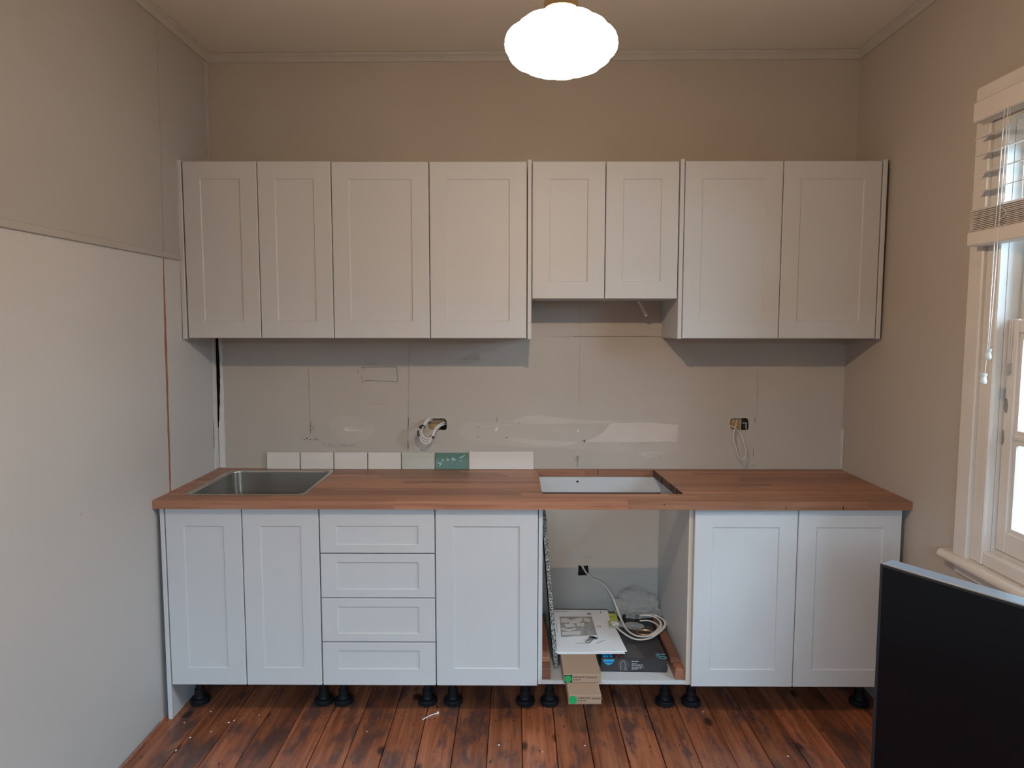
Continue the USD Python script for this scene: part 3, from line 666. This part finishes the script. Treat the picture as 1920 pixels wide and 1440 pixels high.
# ------------------------------------------------------------------ cables out of the wall
ca = thing('cable', 'bundle of white cables taped in black, looped out of the wall opening above the tiles', 'cable', (.98, -.02, 1.10), 'cables hanging from the back wall')
LA = [(1.034, .030, 1.118), (1.022, -.002, 1.120), (1.004, -.030, 1.112), (.990, -.050, 1.094), (.983, -.060, 1.072), (.974, -.068, 1.057), (.960, -.072, 1.050), (.944, -.072, 1.056), (.931, -.068, 1.073), (.925, -.062, 1.092), (.931, -.052, 1.110), (.941, -.038, 1.122), (.955, -.012, 1.138), (.975, .025, 1.146)]
for dx, dy, dz, s in ((0, 0, 0, 1.0), (.004, -.004, .006, .86), (-.004, .003, -.006, 1.13), (.001, .006, .003, .94)):
    c0 = np.array([.955, 0, 1.09])
    P = [(c0[0] + (p[0] - c0[0]) * (s if 3 < i < 11 else 1) + dx * (3 < i < 11), p[1] + dy, c0[2] + (p[2] - c0[2]) * (s if 3 < i < 11 else 1) + dz) for i, p in enumerate(LA)]
    obj('cable_strand', tube(P, .0031, 8), 'cable_white', ca, smooth=True)
obj('black_tape', tube([LA[4], ((LA[4][0] + LA[5][0]) / 2, (LA[4][1] + LA[5][1]) / 2, (LA[4][2] + LA[5][2]) / 2)], .0105, 10, sub=2), 'tape_black', ca, smooth=40)
obj('black_tape', tube([(.924, -.056, 1.1075), (.931, -.052, 1.113), (.940, -.045, 1.116)], .0095, 10, sub=2), 'tape_black', ca, smooth=40)
obj('black_tape', tube([(.9205, -.066, 1.072), (.917, -.064, 1.086), (.9185, -.060, 1.098)], .0048, 10, sub=2), 'tape_black', ca, smooth=40)
cb = thing('cable', 'single white cable hanging in a long loop from the right-hand wall opening', 'cable', (2.38, -.02, 1.0), 'cables hanging from the back wall')
LB = [(2.390, .018, 1.145), (2.384, -.004, 1.134), (2.370, -.030, 1.112), (2.358, -.045, 1.085), (2.357, -.055, 1.058), (2.367, -.062, 1.016), (2.377, -.066, .982), (2.392, -.066, .968), (2.406, -.064, .977), (2.4125, -.058, 1.003), (2.407, -.046, 1.041), (2.394, -.030, 1.079), (2.374, -.012, 1.1045), (2.353, .006, 1.113), (2.335, .02, 1.116)]
obj('cable_strand', tube(LB, .0034, 8), 'cable_cream', cb, smooth=True)
obj('mounting_bracket', cat(rb(2.418, 2.446, .024, .030, 1.094, 1.150, .001), rb(2.420, 2.428, .020, .024, 1.120, 1.126, .001)), 'print_black', cb)
obj('bracket_tab', cat(rb(2.430, 2.434, .008, .012, 1.098, 1.122, .0006), rb(2.414, 2.436, .010, .013, 1.123, 1.126, .0006)), 'cable_white', cb)
obj('cable', cyl((1.906, -.098, 1.6860), (1.941, -.106, 1.618), .0082, 12), 'cable_cream', label='short stub of white cable poking down below the short wall cabinet', cat='cable', group='cables hanging from the back wall')

# ------------------------------------------------------------------ what lies in the open cabinet
ZB = ZL + .016 + .0004
def offcut(label, *a): return obj('timber_offcut', rb(*a, .0015), 'offcut_wood', label=label, cat='wood offcut', group='red timber offcuts in the open cabinet')
offcut('short square timber offcut lying lowest at the left of the open cabinet', 1.4675, 1.500, -.553, -.08, ZB, .222)
offcut('thin timber strip on top of the left timber offcut', 1.4680, 1.499, -.500, -.08, .2224, .243)
offcut('square timber offcut lying lowest along the right side of the open cabinet', 1.9945, 2.0325, -.553, -.03, ZB, .222)
offcut('timber strip on top of the right-hand timber offcut', 1.987, 2.020, -.502, -.03, .2224, .244)
lp = thing('chipboard_panel', 'grey panel with speckled chipboard edge leaning inside the open cabinet', 'board', (1.50, -.3, ZB))
A_, B_ = np.array([1.5205, .1795]), np.array([1.4675, .815])
dirv = (B_ - A_) / np.linalg.norm(B_ - A_); nv = np.array([dirv[1], -dirv[0]]) * .0155
core = Polygon([A_, B_, B_ + nv, A_ + nv])
obj('core', ext(core, .40, 'xz', -.468), 'chipboard', lp)
f0, f1 = -nv / .0155 * .0006, nv / .0155 * .0006
obj('facing', ext(Polygon([A_ + f0, B_ + f0, B_, A_]), .4002, 'xz', -.4681), 'laminate', lp)
obj('facing', ext(Polygon([A_ + nv, B_ + nv, B_ + nv + f1, A_ + nv + f1]), .4002, 'xz', -.4681), 'laminate', lp)
def lines(x0, z0, rows_, w, pitch, h, y, seed):
    r = random.Random(seed); out = []
    for i in range(rows_):
        xx = x0
        while xx < x0 + w[i % len(w)]:
            l = r.uniform(.003, .010); out.append(bx(xx, min(xx + l, x0 + w[i % len(w)] + .001), y - .0005, y + .0002, z0 - i * pitch - h, z0 - i * pitch)); xx += l + .0022
    return cat(out)
def carton(label, x0, x1, y0, y1, z0, z1, deg, dark):
    t = thing('cardboard_box', label, 'box', ((x0 + x1) / 2, (y0 + y1) / 2, z0), 'flat brown cardboard boxes')
    R = lambda m: rot(m, (0, 0, 1), deg, ((x0 + x1) / 2, y0, z0))
    h = z1 - z0
    obj('carton', R(rb(x0, x1, y0, y1, z0, z1, .0012)), 'cardboard', t)
    if dark: obj('sticker', R(bx(x0 + .003, x0 + .032, y0 - .0005, y0 + .0002, z0 + .004, z1 - .003)), 'print_black', t)
    obj('green_sticker', R(cat(cyl((x0 + .0165, y0 - .0010, (z0 + z1) / 2), (x0 + .0165, y0 + .0002, (z0 + z1) / 2), h * (.38 if dark else .44), 24))), 'sticker_green', t)
    obj('print', R(cat(lines(x0 + .036, z1 - h * .22, 1, [.046], .01, .006, y0, 3), lines(x0 + .087, z1 - h * .25, 1, [.038], .01, .007, y0, 4), lines(x0 + .036, z1 - h * .55, 1, [.03], .01, .004, y0, 5))), 'cardboard_print', t)
    obj('flap_seam', R(bx(x0 + .002, x1 - .002, y0 - .0004, y0 + .0002, z0 + .0032, z0 + .0042)), 'cardboard_print', t)
carton('narrow flat brown cardboard box, lower of two, sticking out of the open cabinet', 1.558, 1.680, -.735, -.33, ZB, .214, .5, False)
carton('flat brown cardboard box with green round sticker, upper of two, under the papers', 1.546, 1.688, -.650, -.26, .2145, .2505, .8, True)

tb = thing('tap_box', 'black retail box with blue half-round logo and tap picture in the open cabinet', 'box', (1.841, -.275, ZB))
TB = dict(x0=1.7085, x1=1.9735, y0=-.490, y1=-.060, z0=ZB, z1=.2345)
RT = lambda m: rot(m, (0, 0, 1), -1.2, (1.7085, -.490, 0))
obj('carton', RT(rb(TB['x0'], TB['x1'], TB['y0'], TB['y1'], TB['z0'], TB['z1'], .001)), 'box_black', tb)
yf = -.490
half = Point(0, 0).buffer(.0225, quad_segs=16).intersection(sbox(-.03, -.03, .03, .0))
half = shapely.affinity.translate(half, 1.7385, .2305) if hasattr(shapely, 'affinity') else half
obj('logo', RT(ext(half, .0007, 'xz', yf - .0006)), 'box_blue', tb)
def letter(text, h, x, z, y, m, bold=True, w=None):
    t = meshkit.text_mesh(text, h, .0004, bold); v = np.array(t.vertices); v[:, 0] -= v[:, 0].min()
    if w: v[:, 0] *= w / v[:, 0].max()
    tt = trimesh.Trimesh(np.stack([v[:, 0] + x, y - v[:, 2], v[:, 1] + z], 1), t.faces, process=False)
    return tt
obj('brand_lettering', RT(letter('Mondella', .0065, 1.7200, .2165, yf - .0006, None, True, .037)), 'print_black', tb)
disc = Point(1.7985, .2075).buffer(.0235, quad_segs=16).intersection(sbox(1.7, TB['z0'] + .002, 2., .2315))
obj('picture_disc', RT(ext(disc, .0005, 'xz', yf - .0004)), 'box_grey', tb)
spout = [(1.7875, .186), (1.7875, .212), (1.7905, .222), (1.797, .2255), (1.803, .222), (1.8055, .212), (1.806, .196)]
obj('tap_picture', RT(cat(ext(shapely.LineString(spline(spout, 5)).buffer(.0016), .0004, 'xz', yf - .0007), ext(sbox(1.8035, .189, 1.8085, .197), .0004, 'xz', yf - .0007), ext(sbox(1.8035, .186, 1.816, .1885), .0004, 'xz', yf - .0007))), 'print_grey', tb)
obj('fine_print', RT(cat(lines(1.832, .2255, 1, [.026], .01, .0036, yf - .0002, 6), lines(1.832, .2155, 1, [.018], .01, .002, yf - .0002, 7), lines(1.832, .2105, 5, [.043, .044, .05, .04, .022], .0048, .0017, yf - .0002, 8))), 'print_white', tb)
def topprint(m): return RT(m)
def flat_text(text, h, x, y, z, turn=0):
    t = meshkit.text_mesh(text, h, .0004, True); v = np.array(t.vertices); v[:, 0] -= v[:, 0].min()
    m = trimesh.Trimesh(np.stack([v[:, 0] + x, v[:, 1] + y, v[:, 2] + z], 1), t.faces, process=False)
    return rot(m, (0, 0, 1), turn, (x, y, z))
zt_ = TB['z1'] + .0001
obj('lid_number', RT(cat(flat_text('10', .030, 1.944, -.440, zt_, -90), flat_text('YEAR', .008, 1.934, -.442, zt_, -90))), 'box_teal', tb)
obj('lid_picture', RT(cat(bx(1.716, 1.738, -.480, -.44, zt_, zt_ + .0005), ext(smoothpoly([(1.740, -.47), (1.752, -.48), (1.758, -.462), (1.75, -.44), (1.742, -.445)]), .0005, 'xy', zt_))), 'box_blue', tb)
obj('lid_stripe', RT(cat(ext(shapely.LineString([(1.765, -.468), (1.78, -.455), (1.795, -.476)]).buffer(.002), .0005, 'xy', zt_), ext(shapely.LineString([(1.772, -.478), (1.79, -.452)]).buffer(.002), .0005, 'xy', zt_))), 'box_red', tb)
obj('lid_panel', RT(ext(Polygon([(1.80, -.485), (1.885, -.485), (1.86, -.36), (1.80, -.36)]), .0004, 'xy', zt_)), 'box_grey', tb)

ps = thing('paper_booklet', 'white printed booklet with grey photograph lying over the boxes', 'booklet', (1.66, -.28, .251))
def paper(pts, z, h, m, name, amp=0): obj(name, ext(Polygon(pts), h, 'xy', z), m, ps)
paper([(1.531, -.489), (1.806, -.484), (1.781, -.080), (1.545, -.080)], .2508, .0022, 'paper', 'loose_sheet')
paper([(1.524, -.482), (1.816, -.470), (1.788, -.062), (1.531, -.060)], .2534, .0024, 'paper', 'cover')
PZ = .2559
obj('photo_print', ext(Polygon([(1.556, -.345), (1.711, -.325), (1.709, -.135), (1.561, -.138)]), .0003, 'xy', PZ), 'photo_print', ps)
shp = [[(1.565, -.160), (1.590, -.152), (1.612, -.175), (1.590, -.205), (1.568, -.200)], [(1.600, -.185), (1.64, -.155), (1.66, -.150), (1.665, -.172), (1.645, -.205), (1.60, -.21)], [(1.672, -.150), (1.700, -.165), (1.694, -.195), (1.668, -.185)],
       [(1.575, -.215), (1.62, -.212), (1.625, -.240), (1.585, -.250)], [(1.632, -.210), (1.668, -.200), (1.664, -.240), (1.634, -.235)], [(1.563, -.255), (1.590, -.270), (1.625, -.255), (1.625, -.272), (1.59, -.288), (1.563, -.272)],
       [(1.560, -.298), (1.600, -.290), (1.645, -.285), (1.640, -.322), (1.60, -.318), (1.562, -.328)]]
obj('photo_shapes', cat([ext(Polygon(s).buffer(0), .0003, 'xy', PZ + .0003) for s in shp]), 'print_cream', ps)
obj('photo_squares', cat(ext(sbox(1.655, -.325, 1.672, -.275), .0003, 'xy', PZ + .0003), ext(sbox(1.662, -.265, 1.678, -.24), .0003, 'xy', PZ + .0003)), 'print_mid', ps)
ink = [bx(1.690, 1.708, -.118, -.095, PZ, PZ + .0003), bx(1.545, 1.60, -.083, -.079, PZ, PZ + .0003), bx(1.752, 1.757, -.10, -.078, PZ, PZ + .0003)]
ink += [ext(shapely.LineString(l).buffer(.0018), .0003, 'xy', PZ) for l in ([(1.722, -.235), (1.735, -.232), (1.733, -.25)], [(1.716, -.243), (1.728, -.238)], [(1.61, -.40), (1.655, -.405)], [(1.70, -.40), (1.735, -.375)])]
ink += [bx(1.541, 1.5435, -.30, -.20, PZ, PZ + .0003)]
obj('ink', cat(ink), 'print_mid', ps)
hb = thing('hinge_plate', 'small shiny metal hinge plate lying on the white booklet', 'bracket', (1.678, -.375, PZ))
RH = lambda m: rot(m, (0, 0, 1), 58, (1.678, -.375, 0))
obj('plate', RH(cat(rb(1.645, 1.712, -.384, -.366, PZ + .0008, PZ + .003, .0006), rb(1.694, 1.712, -.394, -.356, PZ + .0008, PZ + .003, .0006))), 'zinc', hb)
obj('clip_body', RH(rb(1.646, 1.674, -.382, -.368, PZ + .003, PZ + .012, .002)), 'zinc', hb)
obj('screw', RH(cat(cyl((1.703, -.388, PZ + .003), (1.703, -.388, PZ + .005), .003, 10), cyl((1.703, -.362, PZ + .003), (1.703, -.362, PZ + .005), .003, 10), cyl((1.682, -.375, PZ + .003), (1.682, -.375, PZ + .0055), .0035, 10))), 'print_black', hb)
# power lead from the low opening, coiled on the box
pc = thing('power_lead', 'thick white lead from the low wall opening, coiled on the black box', 'cable', (1.88, -.2, .26))
lead = [(1.672, .040, .452), (1.680, -.004, .4375), (1.698, -.020, .414), (1.722, -.040, .398), (1.756, -.062, .390), (1.792, -.080, .357), (1.815, -.100, .315), (1.828, -.130, .282), (1.836, -.180, .263), (1.846, -.250, .252), (1.872, -.306, .249), (1.915, -.322, .249), (1.962, -.295, .2515), (2.000, -.240, .2545), (2.008, -.185, .2575), (1.985, -.140, .260), (1.940, -.125, .258), (1.93, -.124, .257)]
obj('lead', tube(lead, .0062, 10, flat=.6, ref=(.3, .2, 1)), 'cable_white', pc, smooth=True)
lead2 = [(1.800, -.245, .2645), (1.820, -.300, .2600), (1.868, -.338, .2455), (1.930, -.330, .2440), (1.985, -.285, .2525), (2.022, -.225, .2545), (2.028, -.168, .2555), (1.995, -.118, .2560), (1.94, -.105, .2520), (1.915, -.105, .2500)]
obj('lead', tube(lead2, .0062, 10, flat=.6, ref=(.3, .2, 1)), 'cable_white', pc, smooth=True)
lead3 = [(1.925, -.150, .243), (1.962, -.160, .2485), (1.990, -.195, .2485), (1.994, -.230, .2485), (1.975, -.268, .2485), (1.945, -.292, .2430)]
obj('lead', tube(lead3, .0058, 10, flat=.6, ref=(.3, .2, 1)), 'cable_white', pc, smooth=True)
obj('tie', cat(rb(1.852, 1.866, -.128, -.116, .2356, .262, .002), rb(1.908, 1.924, -.131, -.118, .2356, .2625, .002)), 'tape_black', pc)
obj('end_sleeve', rot(rb(1.786, 1.815, -.245, -.215, .2595, .272, .003), (0, 0, 1), 20, (1.80, -.23, 0)), 'cable_white', pc)
sa = thing('sachet', 'yellow-green and clear sachet between the booklet and the coiled lead', 'packet', (1.80, -.17, .25))
def crumple(pts, z, amp, seed, nx=14):
    """A creased film between the four corners."""
    P = np.array(pts, float); V, F = [], []
    for i in range(nx + 1):
        for j in range(nx + 1):
            u, w = i / nx, j / nx
            p = (1 - u) * (1 - w) * P[0] + u * (1 - w) * P[1] + u * w * P[2] + (1 - u) * w * P[3]
            V.append((p[0], p[1], z + amp * meshkit.noise(np.array([[p[0] * 60, p[1] * 60, seed]]), seed)[0]))
    for i in range(nx):
        for j in range(nx):
            a = i * (nx + 1) + j; F += [(a, a + nx + 1, a + nx + 2), (a, a + nx + 2, a + 1)]
    V = np.array(V); m = trimesh.Trimesh(V, F, process=False); b = m.copy(); b.vertices = V - [0, 0, .0006]; b.invert()
    return cat(m, b)
obj('label_area', crumple([(1.786, -.190), (1.822, -.190), (1.820, -.115), (1.788, -.110)], .2570, .006, 4), 'sachet_yellow', sa)
obj('clear_area', crumple([(1.770, -.262), (1.835, -.255), (1.828, -.185), (1.772, -.19)], .2572, .006, 6), 'film', sa)
obj('stripe', cat([crumple([(1.776 + d, -.250), (1.781 + d, -.250), (1.781 + d, -.195), (1.776 + d, -.195)], .2625, .002, 7 + i, 4) for i, d in enumerate((0, .010, .036))]), 'sachet_yellow', sa)
# clear plastic bags
def bag(c, rad, seed, sharp=.35, sub=4, zmin=None):
    m = trimesh.creation.icosphere(sub, 1.0); v = np.array(m.vertices)
    n = meshkit.fbm(v * 2.3 + seed, 4, seed) - .5; n2 = np.abs(meshkit.fbm(v * 5.0 + seed * 2, 3, seed + 3) - .5)
    v = v * (1 + sharp * 1.3 * n - sharp * 1.6 * n2)[:, None]
    v[:, 0] += .25 * v[:, 2] * (v[:, 2] > 0) * -.8
    v = v * np.array(rad) + np.array(c)
    if zmin is not None: v[:, 2] = np.maximum(v[:, 2], zmin + .0003 * (meshkit.noise(v * 90, 2)))
    return trimesh.Trimesh(v, m.faces, process=False)
obj('plastic_bag', bag((1.925, -.098, .285), (.105, .040, .088), 3, .55, 4, .2449), 'film', label='crumpled clear plastic bag at the back of the open cabinet', cat='plastic bag', smooth=25)
fb = thing('fittings_bag', 'small clear bag of metal fittings lying inside the coiled lead', 'plastic bag', (1.89, -.2, .2352))
obj('film', bag((1.890, -.205, .2440), (.045, .032, .012), 8, .4, 3, .2358), 'film', fb, smooth=25)
fit = []
for i in range(14):
    a, rr = rng.uniform(0, 6.28), rng.uniform(0, .026); px, py = 1.890 + rr * math.cos(a) * 1.2, -.205 + rr * math.sin(a) * .8
    b = rng.uniform(0, 6.28); fit.append(cyl((px, py, .2385), (px + .009 * math.cos(b), py + .009 * math.sin(b), .241), .0018, 6))
obj('fittings', cat(fit), 'zinc', fb, kind='stuff')
th = np.linspace(0, 2 * math.pi * 2.6, 60)
obj('wire_ring', tube([(1.925 + .034 * math.cos(a), -.262 + .024 * math.sin(a), .2372 + .0012 * a / 3) for a in th], .0015, 6, sub=1), 'copper', label='thin coppery wire ring inside the coiled white lead', cat='wire')

# ------------------------------------------------------------------ the black screen in the foreground
TVA = np.array([2.169, -1.700]); d_ = np.array([.324 * .86, -.0]);
c_ = np.array([2.4245, -2.100]) - TVA; c_ /= np.linalg.norm(c_); n_ = np.array([c_[1], -c_[0]])          # along the top edge; n_ = towards the viewer
if n_ @ (CAM[:2] - TVA) < 0: n_ = -n_
TW, TZ0, TZ1, TD = 0.78, .40, 1.056, .048
tv = thing('flat_screen', 'large black flat screen with slim grey edges in the right foreground', 'screen', (*(TVA + c_ * TW / 2), ZF))
def tvbox(s0, s1, d0, d1, z0, z1, r=.002):
    m = arr(rb(s0, s1, d0, d1, z0, z1, r)); v = np.array(m.vertices)
    w = np.stack([TVA[0] + c_[0] * v[:, 0] - n_[0] * v[:, 1], TVA[1] + c_[1] * v[:, 0] - n_[1] * v[:, 1], v[:, 2]], 1)
    m = trimesh.Trimesh(w, m.faces, process=False)
    if m.volume < 0: m.invert()
    return m
obj('shell', tvbox(0, TW, .003, TD, TZ0, TZ1, .0025), 'shell_grey', tv)
obj('bezel', cat(tvbox(.0005, .0075, 0, .0034, TZ0, TZ1 - .0005, .0008), tvbox(TW - .0075, TW - .0005, 0, .0034, TZ0, TZ1 - .0005, .0008), tvbox(.0076, TW - .0076, 0, .0034, TZ1 - .0075, TZ1 - .0005, .0008), tvbox(.0076, TW - .0076, 0, .0034, TZ0, TZ0 + .015, .0008)), 'bezel_black', tv)
obj('screen', tvbox(.0077, TW - .0077, .0012, .0030, TZ0 + .0152, TZ1 - .0076, .0004), 'screen_black', tv)
obj('stand_column', tvbox(TW / 2 - .05, TW / 2 + .05, TD + .0002, TD + .025, ZF + .014, TZ0 + .30, .004), 'shell_grey', tv)
obj('stand_base', tvbox(TW / 2 - .24, TW / 2 + .24, -.12, .15, ZF + .0005, ZF + .0138, .004), 'bezel_black', tv)

# ------------------------------------------------------------------ bits on the floor
cr = []
for px, py in ((.250, -.585), (.130, -.52), (.335, -.545), (.192, -.66), (.130, -.70), (.115, -.78), (.060, -.60), (.79, -.655), (1.30, -.74), (1.46, -.78), (.235, -.60), (2.12, -.51), (1.62, -.74), (2.35, -.80)):
    s = rng.uniform(.0022, .0042); m = trimesh.creation.icosphere(1, s); m.apply_scale((1.3, .8, .5)); m.apply_transform(trimesh.transformations.rotation_matrix(rng.uniform(0, 3), (0, 0, 1))); m.apply_translation((px, py, ZF + s * .5)); cr.append(m)
obj('plaster_crumbs', cat(cr), 'crumb', label='scattered white plaster crumbs on the floorboards', cat='debris', kind='stuff')
pw = thing('cable_tie', 'thin white plastic tie lying on the floorboards below the drawers', 'cable tie', (1.04, -.54, ZF))
obj('strap', tube([(.993, -.575, ZF + .0022), (1.022, -.548, ZF + .004), (1.048, -.528, ZF + .0025)], .0020, 6), 'tassel_white', pw)
obj('head', rb(1.044, 1.054, -.532, -.522, ZF + .0004, ZF + .006, .001), 'tassel_white', pw)
